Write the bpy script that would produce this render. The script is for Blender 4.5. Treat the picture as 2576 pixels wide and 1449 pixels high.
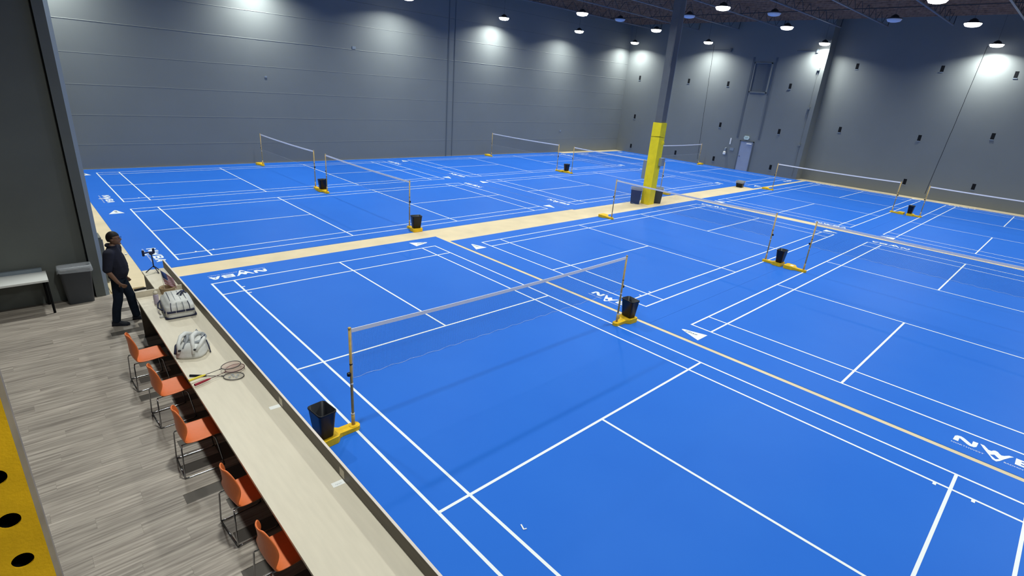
import bpy, bmesh, math, random
from mathutils import Vector, Matrix, Euler
random.seed(7)
for o in list(bpy.data.objects): bpy.data.objects.remove(o)
SC = bpy.context.scene
COL = SC.collection
PI = math.pi
R = math.radians

# ------------------------------------------------------------ camera
W, H = 2576, 1449
FPX = 1331.53
CAM = Vector((-5.894, -5.838, 4.642))
YAW, PITCH, ROLL = R(45.5547), R(20.8621), R(4.4550)
fw = Vector((math.cos(YAW)*math.cos(PITCH), math.sin(YAW)*math.cos(PITCH), -math.sin(PITCH)))
rt = fw.cross(Vector((0, 0, 1))).normalized()
up = rt.cross(fw)
rt2 = math.cos(ROLL)*rt + math.sin(ROLL)*up
up2 = -math.sin(ROLL)*rt + math.cos(ROLL)*up
cd = bpy.data.cameras.new('camera')
cam = bpy.data.objects.new('camera', cd)
COL.objects.link(cam)
cd.sensor_width = 36
cd.lens = FPX/W*36
cd.clip_start = 0.02
cd.clip_end = 300
cam.matrix_world = Matrix(((rt2.x, up2.x, -fw.x, CAM.x), (rt2.y, up2.y, -fw.y, CAM.y), (rt2.z, up2.z, -fw.z, CAM.z), (0, 0, 0, 1)))
SC.camera = cam

def ray(u, v):
    return fw + rt2*((u-W/2)/FPX) - up2*((v-H/2)/FPX)
def onz(u, v, z=0.0):
    d = ray(u, v); return CAM + d*((z-CAM.z)/d.z)
def onx(u, v, x):
    d = ray(u, v); return CAM + d*((x-CAM.x)/d.x)
def ony(u, v, y):
    d = ray(u, v); return CAM + d*((y-CAM.y)/d.y)

# ------------------------------------------------------------ world and exposure
wd = bpy.data.worlds.new('world'); SC.world = wd
wd.use_nodes = True
wd.node_tree.nodes['Background'].inputs[0].default_value = (0.55, 0.65, 0.8, 1)
wd.node_tree.nodes['Background'].inputs[1].default_value = 0.02
vs = SC.view_settings
vs.view_transform = 'Standard'
vs.look = 'None'
vs.gamma = 1
vs.use_curve_mapping = False
vs.exposure = 0.0
LAMP_W = 232.0
LAMP_COL = (0.95, 1.0, 0.96)

# ------------------------------------------------------------ materials
MATS = {}
def mat(name, col, rough=0.5, spec=0.5, metal=0.0, var=0.0, vscale=8.0, bump=0.0, bscale=60.0, emit=0.0, alpha=1.0, stretch=None, col2=None, objvar=0.0, trans=0.0):
    if name in MATS: return MATS[name]
    m = bpy.data.materials.new(name); m.use_nodes = True
    nt = m.node_tree; b = nt.nodes['Principled BSDF']
    b.inputs['Base Color'].default_value = (*col, 1)
    b.inputs['Roughness'].default_value = rough
    b.inputs['Specular IOR Level'].default_value = spec
    b.inputs['Metallic'].default_value = metal
    b.inputs['Alpha'].default_value = alpha
    if trans: b.inputs['Transmission Weight'].default_value = trans
    if emit:
        b.inputs['Emission Color'].default_value = (*col, 1)
        b.inputs['Emission Strength'].default_value = emit
    tc = nt.nodes.new('ShaderNodeTexCoord')
    mp = nt.nodes.new('ShaderNodeMapping')
    nt.links.new(tc.outputs['Object'], mp.inputs['Vector'])
    if stretch: mp.inputs['Scale'].default_value = stretch
    src = None
    if var or col2:
        n = nt.nodes.new('ShaderNodeTexNoise')
        n.inputs['Scale'].default_value = vscale
        n.inputs['Detail'].default_value = 6
        nt.links.new(mp.outputs[0], n.inputs['Vector'])
        mix = nt.nodes.new('ShaderNodeMix'); mix.data_type = 'RGBA'
        rmp = nt.nodes.new('ShaderNodeMapRange')
        rmp.inputs[1].default_value = 0.3; rmp.inputs[2].default_value = 0.7
        nt.links.new(n.outputs['Fac'], rmp.inputs[0])
        nt.links.new(rmp.outputs[0], mix.inputs['Factor'])
        c2 = col2 or tuple(c*(1-var) for c in col)
        mix.inputs['A'].default_value = (*col, 1); mix.inputs['B'].default_value = (*c2, 1)
        src = mix.outputs['Result']
    if objvar:
        oi = nt.nodes.new('ShaderNodeObjectInfo')
        mr = nt.nodes.new('ShaderNodeMapRange')
        mr.inputs[3].default_value = 1-objvar; mr.inputs[4].default_value = 1+objvar
        nt.links.new(oi.outputs['Random'], mr.inputs[0])
        hs = nt.nodes.new('ShaderNodeHueSaturation')
        if src: nt.links.new(src, hs.inputs['Color'])
        else: hs.inputs['Color'].default_value = (*col, 1)
        nt.links.new(mr.outputs[0], hs.inputs['Value'])
        src = hs.outputs[0]
        ad = nt.nodes.new('ShaderNodeVectorMath'); ad.operation = 'ADD'
        mu = nt.nodes.new('ShaderNodeMath'); mu.operation = 'MULTIPLY'; mu.inputs[1].default_value = 37.0
        nt.links.new(oi.outputs['Random'], mu.inputs[0])
        nt.links.new(tc.outputs['Object'], ad.inputs[0]); nt.links.new(mu.outputs[0], ad.inputs[1])
        nt.links.new(ad.outputs[0], mp.inputs['Vector'])
    if src: nt.links.new(src, b.inputs['Base Color'])
    if bump:
        n2 = nt.nodes.new('ShaderNodeTexNoise'); n2.inputs['Scale'].default_value = bscale; n2.inputs['Detail'].default_value = 4
        nt.links.new(mp.outputs[0], n2.inputs['Vector'])
        bp = nt.nodes.new('ShaderNodeBump'); bp.inputs['Strength'].default_value = bump; bp.inputs['Distance'].default_value = 0.01
        nt.links.new(n2.outputs['Fac'], bp.inputs['Height']); nt.links.new(bp.outputs[0], b.inputs['Normal'])
    MATS[name] = m
    return m

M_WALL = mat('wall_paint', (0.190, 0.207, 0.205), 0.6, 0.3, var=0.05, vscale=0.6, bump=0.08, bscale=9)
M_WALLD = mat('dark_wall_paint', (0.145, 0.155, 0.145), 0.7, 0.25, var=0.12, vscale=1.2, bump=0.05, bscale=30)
M_PATCH = mat('wall_patch', (0.100, 0.118, 0.135), 0.7, 0.3)
M_HOLE = mat('dark_hole', (0.012, 0.013, 0.015), 0.9, 0.1)
M_CREAM = mat('cream_floor', (0.80, 0.66, 0.43), 0.55, 0.3, var=0.14, vscale=1.3, bump=0.03, bscale=80)
M_BLUE = mat('blue_court_vinyl', (0.020, 0.148, 0.640), 0.48, 0.09, col2=(0.023, 0.158, 0.655), vscale=0.8, bump=0.02, bscale=500)
M_LINE = mat('white_court_line', (0.86, 0.90, 0.92), 0.45, 0.3)
M_INK = mat('dark_logo_ink', (0.02, 0.05, 0.13), 0.5, 0.3)
M_SEAM = mat('seam_tape', (0.40, 0.52, 0.78), 0.5, 0.3)
M_PLANK = mat('grey_plank', (0.540, 0.475, 0.405), 0.5, 0.3, col2=(0.235, 0.200, 0.170), vscale=3.0, stretch=(0.55, 10.0, 1.0), objvar=0.09, bump=0.05, bscale=30)
M_SUB = mat('plank_underlay', (0.15, 0.135, 0.12), 0.8, 0.1)
M_DECK = mat('roof_deck', (0.400, 0.260, 0.180), 0.85, 0.1, col2=(0.200, 0.130, 0.095), vscale=2.2, stretch=(0.3, 2.5, 1))
M_STEEL = mat('roof_steel', (0.17, 0.18, 0.20), 0.55, 0.4, var=0.2)
M_STEELD = mat('dark_roof_steel', (0.035, 0.038, 0.045), 0.6, 0.3)
M_COLUMN = mat('column_grey_paint', (0.125, 0.138, 0.155), 0.5, 0.4, var=0.1, vscale=3)
M_YELLOW = mat('column_yellow_paint', (0.95, 0.77, 0.025), 0.5, 0.2, var=0.12, vscale=4)
M_AMBER = mat('amber_base_paint', (0.96, 0.58, 0.015), 0.5, 0.2, var=0.22, vscale=9, bump=0.06, bscale=120)
M_POLE = mat('ochre_pole_paint', (0.55, 0.36, 0.10), 0.45, 0.45, var=0.25, vscale=12)
M_RACK = mat('rack_yellow_paint', (0.92, 0.52, 0.012), 0.5, 0.25, var=0.25, vscale=14, bump=0.12, bscale=260)
M_RACKS = mat('worn_rack_edge', (0.34, 0.27, 0.17), 0.6, 0.3, var=0.3, vscale=20)
M_BLACKP = mat('black_plastic', (0.005, 0.006, 0.009), 0.4, 0.28)
M_BLACK = mat('black_paint', (0.006, 0.006, 0.007), 0.75, 0.12)
M_ROPE = mat('white_cord', (0.75, 0.75, 0.72), 0.8, 0.2)
M_TAPE = mat('white_net_tape', (0.92, 0.90, 0.92), 0.7, 0.2)
M_NET = mat('dark_net_thread', (0.055, 0.06, 0.09), 0.8, 0.1)
M_COUNTER = mat('taupe_laminate', (0.690, 0.620, 0.490), 0.4, 0.4, var=0.07, vscale=22, stretch=(1.0, 0.12, 1))
M_LEDGE = mat('brown_laminate', (0.150, 0.128, 0.102), 0.5, 0.35, var=0.22, vscale=30, stretch=(1, 0.1, 1))
M_TRIM = mat('pale_edge_strip', (0.72, 0.64, 0.58), 0.5, 0.35)
M_ORANGE = mat('orange_plastic', (0.80, 0.190, 0.050), 0.42, 0.4, var=0.06, vscale=40, bump=0.06, bscale=500)
M_CHROME = mat('chrome', (0.34, 0.34, 0.36), 0.18, 0.5, metal=1.0)
M_WHITE = mat('white_plastic', (0.78, 0.78, 0.75), 0.45, 0.4)
M_CARD = mat('white_card', (0.90, 0.90, 0.87), 0.6, 0.3)
M_BAGW = mat('white_bag_fabric', (0.70, 0.70, 0.67), 0.6, 0.35, var=0.16, vscale=9, bump=0.4, bscale=14)
M_BAGG = mat('grey_bag_fabric', (0.30, 0.32, 0.34), 0.65, 0.3, var=0.3, vscale=12, bump=0.4, bscale=18)
M_NAVY = mat('navy_webbing', (0.018, 0.022, 0.055), 0.6, 0.3)
M_CLAY = mat('tan_pot', (0.40, 0.29, 0.17), 0.7, 0.25, var=0.25, vscale=9)
M_LILAC = mat('lilac_bottle', (0.46, 0.40, 0.50), 0.35, 0.45)
M_FLAGB = mat('flag_blue', (0.05, 0.08, 0.22), 0.7, 0.2)
M_FLAGR = mat('flag_red', (0.45, 0.16, 0.19), 0.7, 0.2)
M_FLAGW = mat('flag_white', (0.62, 0.54, 0.56), 0.7, 0.2)
M_LINER = mat('clear_bag_liner', (0.75, 0.78, 0.82), 0.25, 0.5, alpha=0.30, bump=0.8, bscale=25)
M_BINGREY = mat('grey_bin_plastic', (0.065, 0.072, 0.085), 0.45, 0.4)
M_BINBLUE = mat('blue_bin_plastic', (0.012, 0.045, 0.20), 0.4, 0.4)
M_BINDARK = mat('charcoal_bin_plastic', (0.05, 0.065, 0.07), 0.45, 0.4)
M_BOXGREY = mat('grey_enclosure', (0.22, 0.26, 0.30), 0.45, 0.4)
M_DOOR = mat('pale_grey_door', (0.30, 0.34, 0.43), 0.5, 0.4, var=0.05, vscale=3)
M_SKIN = mat('skin', (0.20, 0.105, 0.065), 0.5, 0.35, var=0.1, vscale=20)
M_SHIRT = mat('dark_navy_shirt', (0.020, 0.021, 0.034), 0.85, 0.15, var=0.2, vscale=12, bump=0.5, bscale=10)
M_JEANS = mat('dark_denim', (0.010, 0.017, 0.032), 0.85, 0.15, var=0.3, vscale=14, bump=0.4, bscale=14)
M_SHOE = mat('dark_shoe', (0.012, 0.014, 0.024), 0.6, 0.3)
M_HAIR = mat('black_hair', (0.008, 0.006, 0.006), 0.6, 0.3)
M_RACKF = mat('dark_racket_frame', (0.05, 0.045, 0.045), 0.35, 0.5)
M_RACKR = mat('maroon_racket_frame', (0.10, 0.035, 0.04), 0.35, 0.5)
M_STR = mat('pale_strings', (0.66, 0.62, 0.55), 0.6, 0.3)
M_STRP = mat('pink_strings', (0.62, 0.40, 0.36), 0.6, 0.3)
M_GRIPY = mat('yellow_grip', (0.82, 0.68, 0.08), 0.7, 0.2, bump=0.4, bscale=90)
M_GRIPR = mat('crimson_grip', (0.30, 0.025, 0.045), 0.7, 0.2, bump=0.4, bscale=90)
M_GRIPB = mat('black_grip', (0.012, 0.013, 0.022), 0.7, 0.2, bump=0.4, bscale=90)
M_LENS = mat('lamp_lens', (1.0, 1.0, 0.94), 0.4, 0.3, emit=11.0)
M_LENSOFF = mat('unlit_lens', (0.62, 0.66, 0.74), 0.4, 0.4)
M_EXIT = mat('exit_sign_face', (0.62, 0.72, 0.66), 0.5, 0.3)
M_GREEN = mat('exit_green', (0.05, 0.22, 0.12), 0.6, 0.2)

# ------------------------------------------------------------ mesh helpers
class MB:
    def __init__(s): s.bm = bmesh.new()
    def box(s, x0, x1, y0, y1, z0, z1, m=None):
        vs_ = [s.bm.verts.new(p) for p in ((x0,y0,z0),(x1,y0,z0),(x1,y1,z0),(x0,y1,z0),(x0,y0,z1),(x1,y0,z1),(x1,y1,z1),(x0,y1,z1))]
        for f in ((3,2,1,0),(4,5,6,7),(0,1,5,4),(1,2,6,5),(2,3,7,6),(3,0,4,7)): s.bm.faces.new([vs_[i] for i in f])
        if m is not None:
            for v in vs_: v.co = m @ v.co
        return s
    def quad(s, pts):
        s.bm.faces.new([s.bm.verts.new(p) for p in pts]); return s
    def tube(s, pts, r, n=8, closed=False):
        pts = [Vector(p) for p in pts]; rings = []
        N = len(pts)
        rr = r if isinstance(r, (list, tuple)) else [r]*N
        nrm = None
        for i, p in enumerate(pts):
            a = pts[(i-1) % N] if (closed or i > 0) else p
            b = pts[(i+1) % N] if (closed or i < N-1) else p
            t = (b-a).normalized()
            if nrm is None:
                nrm = t.cross(Vector((0, 0, 1)))
                if nrm.length < 0.05: nrm = t.cross(Vector((1, 0, 0)))
            nrm = (nrm - t*nrm.dot(t)).normalized()
            bi = t.cross(nrm)
            rings.append([s.bm.verts.new(p + (nrm*math.cos(2*PI*k/n) + bi*math.sin(2*PI*k/n))*rr[i]) for k in range(n)])
        for i in range(N if closed else N-1):
            A, B = rings[i], rings[(i+1) % N]
            for k in range(n): s.bm.faces.new((A[k], A[(k+1) % n], B[(k+1) % n], B[k]))
        if not closed:
            s.bm.faces.new(rings[0][::-1]); s.bm.faces.new(rings[-1])
        return s
    def lathe(s, prof, n=20, c=(0,0,0), cap=True):
        rings = []
        for r_, z in prof: rings.append([s.bm.verts.new((c[0]+r_*math.cos(2*PI*k/n), c[1]+r_*math.sin(2*PI*k/n), c[2]+z)) for k in range(n)])
        for A, B in zip(rings, rings[1:]):
            for k in range(n): s.bm.faces.new((A[k], A[(k+1) % n], B[(k+1) % n], B[k]))
        if cap:
            s.bm.faces.new(rings[0][::-1]); s.bm.faces.new(rings[-1])
        return s
    def prism(s, pts, z0, z1):
        A = [s.bm.verts.new((p[0], p[1], z0)) for p in pts]; B = [s.bm.verts.new((p[0], p[1], z1)) for p in pts]
        n = len(pts)
        for k in range(n): s.bm.faces.new((A[k], A[(k+1) % n], B[(k+1) % n], B[k]))
        s.bm.faces.new(A[::-1]); s.bm.faces.new(B); return s
    def loft(s, loops, cap0=True, cap1=True):
        rs = [[s.bm.verts.new(p) for p in L] for L in loops]; n = len(rs[0])
        for A, B in zip(rs, rs[1:]):
            for k in range(n): s.bm.faces.new((A[k], A[(k+1) % n], B[(k+1) % n], B[k]))
        if cap0: s.bm.faces.new(rs[0][::-1])
        if cap1: s.bm.faces.new(rs[-1])
        return s
    def mesh(s, name, m=None, smooth=False, bevel=0.0):
        if bevel:
            es = [e for e in s.bm.edges if len(e.link_faces) == 2 and e.calc_face_angle(0) > 0.5]
            bmesh.ops.bevel(s.bm, geom=es, offset=bevel, segments=2, affect='EDGES', profile=0.6)
        bmesh.ops.recalc_face_normals(s.bm, faces=s.bm.faces)
        me = bpy.data.meshes.new(name)
        s.bm.to_mesh(me); s.bm.free()
        if m: me.materials.append(m)
        if smooth:
            for p in me.polygons: p.use_smooth = True
        return me
    def build(s, name, m, parent=None, smooth=False, bevel=0.0, loc=None):
        return link(name, s.mesh(name, m, smooth, bevel), parent, loc)

def link(name, me, parent=None, loc=None, rz=0.0):
    o = bpy.data.objects.new(name, me); COL.objects.link(o)
    if parent: o.parent = parent
    if loc is not None: o.location = loc
    if rz: o.rotation_euler = (0, 0, rz)
    return o
def tag(o, label, cat, group=None):
    o['label'] = label; o['category'] = cat
    if group: o['group'] = group
    return o
def thing(name, label, cat, loc=(0,0,0), rz=0.0, group=None):
    o = bpy.data.objects.new(name, None); COL.objects.link(o)
    o.empty_display_size = 0.1
    o.location = loc; o.rotation_euler = (0, 0, rz)
    return tag(o, label, cat, group)
def struct(o, label=None):
    o['kind'] = 'structure'
    if label: o['label'] = label
    return o
def rrect(w, d, r, n=4, cx=0, cy=0, z=0):
    P = []
    for (sx, sy, a0) in ((1,1,0),(-1,1,90),(-1,-1,180),(1,-1,270)):
        for k in range(n+1):
            a = R(a0 + 90*k/n)
            P.append((cx+sx*(w/2-r)+r*math.cos(a), cy+sy*(d/2-r)+r*math.sin(a), z))
    return P
def deep_copy(root, loc, rz=None):
    c = root.copy(); COL.objects.link(c); c.location = loc
    if rz is not None: c.rotation_euler = (0, 0, rz)
    def kids(o, n):
        for ch in o.children:
            if ch is n or ch.name in seen: continue
            k = ch.copy(); seen.add(k.name); COL.objects.link(k); k.parent = n; kids(ch, k)
    seen = set(); kids(root, c)
    return c
def text_mesh(name, body, size, m, width=None, italic=0.0, height=None):
    cu = bpy.data.curves.new(name, 'FONT'); cu.body = body; cu.size = size; cu.shear = italic
    o = bpy.data.objects.new(name, cu); COL.objects.link(o)
    bpy.context.view_layer.update()
    me = bpy.data.meshes.new_from_object(o.evaluated_get(bpy.context.evaluated_depsgraph_get()))
    bpy.data.objects.remove(o); bpy.data.curves.remove(cu)
    xs = [v.co.x for v in me.vertices]; ys = [v.co.y for v in me.vertices]
    x0, x1, y0, y1 = min(xs), max(xs), min(ys), max(ys)
    for v in me.vertices:
        if width: v.co.x = (v.co.x-x0)*width/(x1-x0)
        if height: v.co.y = (v.co.y-y0)*height/(y1-y0)
    me.name = name; me.materials.clear(); me.materials.append(m)
    return me
def poly_mesh(name, loops, m):
    cu = bpy.data.curves.new(name, 'CURVE'); cu.dimensions = '2D'; cu.fill_mode = 'BOTH'
    for L in loops:
        sp = cu.splines.new('POLY'); sp.points.add(len(L)-1); sp.use_cyclic_u = True
        for p, q in zip(sp.points, L): p.co = (q[0], q[1], 0, 1)
    o = bpy.data.objects.new(name, cu); COL.objects.link(o)
    bpy.context.view_layer.update()
    me = bpy.data.meshes.new_from_object(o.evaluated_get(bpy.context.evaluated_depsgraph_get()))
    bpy.data.objects.remove(o); bpy.data.curves.remove(cu)
    me.name = name; me.materials.clear(); me.materials.append(m)
    return me

# ------------------------------------------------------------ setting: floor, walls, ceiling
XW, XR, YB, YS = 34.0, 35.0, 23.05, 7.65       # right wall, its recessed half, back wall, the step between
XL, YF, ZC = -10.0, -12.0, 10.15
floor = struct(MB().box(XL, XR+0.3, YF, YB+0.3, -0.2, 0.0).build('floor', M_CREAM), 'cream vinyl floor showing between the blue mats')

wb = struct(MB().box(-5.2, XW+0.3, YB, YB+0.3, 0, ZC+0.6).build('wall_back', M_WALL), 'long grey painted concrete wall behind the far courts')
for z in (1.02, 2.22, 3.42, 4.62, 5.82, 7.02, 8.15, 9.25):        # form joints running along the wall
    mb = MB(); x = -4.9; n = 0; dp = 0.012 if z > 5 else 0.006
    pts = []
    while x < XW:
        pts.append((x, random.uniform(-0.006, 0.006))); x += random.uniform(0.9, 2.2)
    pts.append((XW, 0))
    for (xa, da), (xb, db) in zip(pts, pts[1:]):
        mb.quad([(xa, YB-0.001, z+0.03+da), (xb, YB-0.001, z+0.03+db), (xb, YB-dp, z+db), (xa, YB-dp, z+da)])
        mb.quad([(xa, YB-dp, z+da), (xb, YB-dp, z+db), (xb, YB-0.001, z-0.008+db), (xa, YB-0.001, z-0.008+da)])
    mb.build('form_joint', M_WALL, wb)
pj = ony(1122, 391, YB).x
MB().box(pj-0.06, pj, YB-0.02, YB-0.0005, 0, ZC).build('panel_joint', M_PATCH, wb)
MB().box(pj+0.42, pj+0.46, YB-0.02, YB-0.0005, 0, ZC).build('panel_joint', M_PATCH, wb)
for (u, v, s_) in ((890, 120, 0.10), (1409, 329, 0.08), (668, 193, 0.06)):
    p = ony(u, v, YB); MB().box(p.x-s_, p.x+s_, YB-0.03, YB, p.z-s_*0.7, p.z+s_*0.7).build('wall_fixing', M_BOXGREY, wb)

wr = struct(MB().box(XW, XR+0.3, YS, YB+0.3, 0, ZC+0.6).build('wall_right', M_WALL), 'grey concrete wall with the exit door')
wr2 = struct(MB().box(XR, XR+0.3, YF, YS, 0, ZC+0.6).build('wall_right_recess', M_WALL), 'set-back grey concrete wall right of the step')
def pocket(u, v, par, X):
    p = onx(u, v, X); w_, h_ = 0.085, 0.17
    o = MB().box(X-0.004, X-0.001, p.y-w_, p.y+w_, p.z-h_, p.z+h_).build('lifting_pocket', M_HOLE, par)
    MB().box(X-0.03, X-0.004, p.y-w_*1.1, p.y+w_*1.1, p.z-h_*1.25, p.z-h_).build('lip', M_BOXGREY, o)
for q in ((1610,196),(1597,293),(1587,367),(1733,204),(1832,211),(1988,217),(1812,314),(1960,331),(1938,421),(1795,399),(1699,384)):
    pocket(*q, wr, XW)
for q in ((2157,167),(2371,173),(2557,188),(2113,326),(2313,347),(2498,343),(2276,457),(2449,470)):
    pocket(*q, wr2, XR)
def vjoint(par, X, ya, yb, z0, z1, w_=0.012):
    mb = MB(); z = z0
    while z < z1:
        zz = min(z1, z+random.uniform(0.7, 1.8)); t0 = ya+(yb-ya)*(z-z0)/(z1-z0); t1 = ya+(yb-ya)*(zz-z0)/(z1-z0)
        j = random.uniform(-0.012, 0.012)
        mb.quad([(X-0.003, t0-w_+j, z), (X-0.003, t0+w_+j, z), (X-0.003, t1+w_+j, zz), (X-0.003, t1-w_+j, zz)])
        z = zz
    mb.build('panel_joint', M_HOLE, par)
vjoint(wr, XW, 15.2, 15.6, 0.3, 8.5)
vjoint(wr2, XR, 0.42, -0.05, 0.3, 8.6)
# infill bay with the blind opening above the door
for y0, y1 in ((12.30, 12.44), (10.72, 10.84)):
    MB().box(XW-0.02, XW, y0, y1, 2.3, 7.75).build('infill_rib', M_PATCH, wr)
wn = struct(MB().box(XW-0.006, XW-0.001, 11.07, 12.18, 5.5, 7.34).build('window_1', M_PATCH), 'blocked window recess high above the door')
for (a, b, c_, d) in ((11.0, 11.07, 5.43, 7.41), (12.18, 12.25, 5.43, 7.41), (11.0, 12.25, 5.42, 5.5), (11.0, 12.25, 7.34, 7.41)):
    MB().box(XW-0.05, XW-0.002, a, b, c_, d).build('window_frame', M_WALL, wn)
# conduit down the wall end by the step
cond = MB().tube([(XW-0.03, YS+0.30, 0.2), (XW-0.03, YS+0.34, 8.1)], 0.018).build('conduit', M_WALL, wr)
for z in (2.2, 4.6, 7.0): MB().box(XW-0.09, XW-0.002, YS+0.25, YS+0.40, z, z+0.16).build('conduit_box', M_WALL, cond)
for ya, yb, z in ((14.2, 16.2, 8.2), (8.3, 9.6, 8.18)):
    o = MB().tube([(XW-0.04, ya, z), (XW-0.04, yb, z)], 0.016).build('wall_pipe', M_PATCH, wr)
    MB().box(XW-0.1, XW-0.002, ya-0.06, ya+0.06, z-0.12, z+0.12).build('bracket', M_PATCH, o)

door = struct(MB().box(XW-0.05, XW-0.002, 11.12, 12.02, 0.0, 2.06).build('door_1', M_DOOR, bevel=0.006), 'pale grey exit door in the far wall')
for (a, b, c_, d) in ((12.02, 12.09, 0, 2.12), (11.05, 11.12, 0, 2.12), (11.05, 12.09, 2.06, 2.13)):
    MB().box(XW-0.07, XW-0.002, a, b, c_, d).build('door_frame', M_PATCH, door)
MB().box(XW-0.11, XW-0.05, 11.2, 11.55, 1.9, 1.98).build('door_closer', M_WHITE, door)
MB().tube([(XW-0.12, 11.93, 1.02), (XW-0.12, 11.83, 1.02)], 0.016).tube([(XW-0.05, 11.93, 1.02), (XW-0.12, 11.93, 1.02)], 0.02).build('door_handle', M_CHROME, door)
es = thing('exit_sign', 'small white exit sign on the wall above the grey door', 'sign', (XW-0.05, 11.66, 2.34))
MB().loft([[(x_, -0.20+0.0, 0), (x_, -0.14, -0.13), (x_, 0.14, -0.13), (x_, 0.20, 0), (x_, 0.14, 0.13), (x_, -0.14, 0.13)] for x_ in (-0.03, 0.045)]).build('housing', M_EXIT, es)
tx = link('lettering', text_mesh('exit_text', 'EXIT', 0.16, M_GREEN, width=0.24, height=0.13), es, (-0.0315, 0.12, -0.065))
tx.rotation_euler = (PI/2, 0, -PI/2)
va = thing('wall_valve', 'pale pipe valve on the wall left of the grey door', 'valve', (XW, 13.05, 1.2))
MB().tube([(-0.0, 0, 0.25), (-0.14, 0, 0.22), (-0.16, 0, -0.18)], 0.06).build('pipe', M_BOXGREY, va)
MB().lathe([(0.03, -0.14), (0.10, -0.1), (0.10, 0.06), (0.05, 0.12)], 12, (-0.16, 0, -0.1)).build('cap', M_WHITE, va)
MB().box(-0.03, 0, -0.6, -0.3, 0.12, 0.32).build('plate', M_BOXGREY, va)
tag(MB().box(XW-0.04, XW, 12.78, 12.86, 1.75, 2.2).build('wall_strip', M_WHITE), 'short upright white strip on the wall above the valve', 'strip')

# dark end wall on the left, beside the camera's floor
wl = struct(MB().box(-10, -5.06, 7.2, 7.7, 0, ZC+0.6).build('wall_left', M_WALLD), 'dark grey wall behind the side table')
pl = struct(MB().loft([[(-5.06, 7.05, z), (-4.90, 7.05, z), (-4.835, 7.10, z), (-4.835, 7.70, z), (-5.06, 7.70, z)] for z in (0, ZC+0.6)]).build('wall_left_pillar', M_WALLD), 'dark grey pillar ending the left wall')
MB().quad([(-4.902,7.0485,0),(-4.8335,7.0985,0),(-4.8335,7.0985,ZC),(-4.902,7.0485,ZC)]).build('lit_edge_strip', M_BOXGREY, pl)  # paler strip: hall light caught by the chamfered edge, put into its colour
MB().box(-5.075, -5.055, 7.13, 7.2, 0, ZC).build('shadow_groove', M_HOLE, wl)
struct(MB().box(-5.3, -4.98, 7.7, YB, 0, ZC+0.6).build('wall_left_far', M_WALL), 'grey wall hidden behind the pillar')
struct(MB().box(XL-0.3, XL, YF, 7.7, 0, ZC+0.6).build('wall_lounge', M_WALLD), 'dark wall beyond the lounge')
struct(MB().box(XL, XR, YF-0.3, YF, 0, ZC+0.6).build('wall_front', M_WALL), 'grey wall behind the camera')

ceil = struct(MB().box(XL, XR+0.3, YF, YB+0.3, ZC, ZC+0.2).build('ceiling', M_DECK), 'dark timber roof deck over open steel joists')
ZB = 9.5
JY = (-6.2, -3.8, -1.5, 1.6, 4.75, 7.3, 10.8, 13.9, 17.0, 20.3)
mbc = MB().box(-4.8, XW-0.1, -0.05, 0.05, 0, 0.045)
me_ch = mbc.mesh('bottom_chord', M_STEEL)
me_tc = MB().box(-4.8, XW, -0.05, 0.05, ZC-ZB-0.06, ZC-ZB).mesh('top_chord', M_STEELD)
mbw = MB(); x = -4.6; i = 0
while x < XW-0.9:
    mbw.tube([(x, 0, 0.02 if i % 2 == 0 else ZC-ZB-0.04), (x+0.62, 0, ZC-ZB-0.04 if i % 2 == 0 else 0.02)], 0.013, 5); x += 0.62; i += 1
mbw.tube([(XW-0.15, 0, 0.02), (XW-0.02, 0, ZC-ZB-0.04)], 0.02, 5)
me_web = mbw.mesh('web', M_STEELD)
for y in JY:
    j = link('roof_joist', me_ch, ceil, (0, y, ZB))
    link('top_chord', me_tc, j); link('web', me_web, j)
mbp = MB(); x = -4.5
while x < XW:
    mbp.box(x-0.03, x+0.03, YF, YB, ZC-0.15, ZC-0.005); x += 0.61
o = mbp.build('sub_purlins', M_DECK, ceil); o['kind'] = 'stuff'
for xx in (12.0, 19.6, 27.4):
    MB().box(xx-0.02, xx+0.02, -6.2, 20.3, ZB+0.05, ZB+0.08).build('bridging_bar', M_STEELD, ceil)

# ------------------------------------------------------------ lounge floor of grey planks
lf = struct(MB().box(-10, -5.06, 7.08, 7.2, 0.0005, 0.004).box(-10, -3.95, YF, 7.08, 0.0005, 0.004).build('floor_lounge', M_SUB), 'grey wood-look plank floor left of the counter')
PWd, PL = 0.181, 1.22
me_pl = MB().box(0.0004, PL-0.0004, 0.0003, PWd-0.0003, 0.004, 0.010).mesh('plank', M_PLANK)
cnt = 0; y = 7.08-PWd; row = 0
while y > -5.6 and cnt < 298:
    x = -4.0
    off = (0.0, 0.7, 0.3, 1.0)[row % 4]
    x = -3.96-PL+off*0.0 - (row*0.437 % PL) + PL
    first = True
    while x > -8.0 and cnt < 298:
        xa = x-PL
        if x > -3.96:
            if xa < -3.97:
                link('plank', MB().box(xa+0.0004, -3.97, 0.0003, PWd-0.0003, 0.004, 0.010).mesh('plank_cut', M_PLANK), lf, (0, y, 0)); cnt += 1
        else:
            link('plank', me_pl, lf, (xa, y, 0)); cnt += 1
        x -= PL
        # nothing left of the picture edge is needed close to the camera
        if x < -6.6 and y < 3: break
        if x < -7.4: break
    y -= PWd; row += 1

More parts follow.
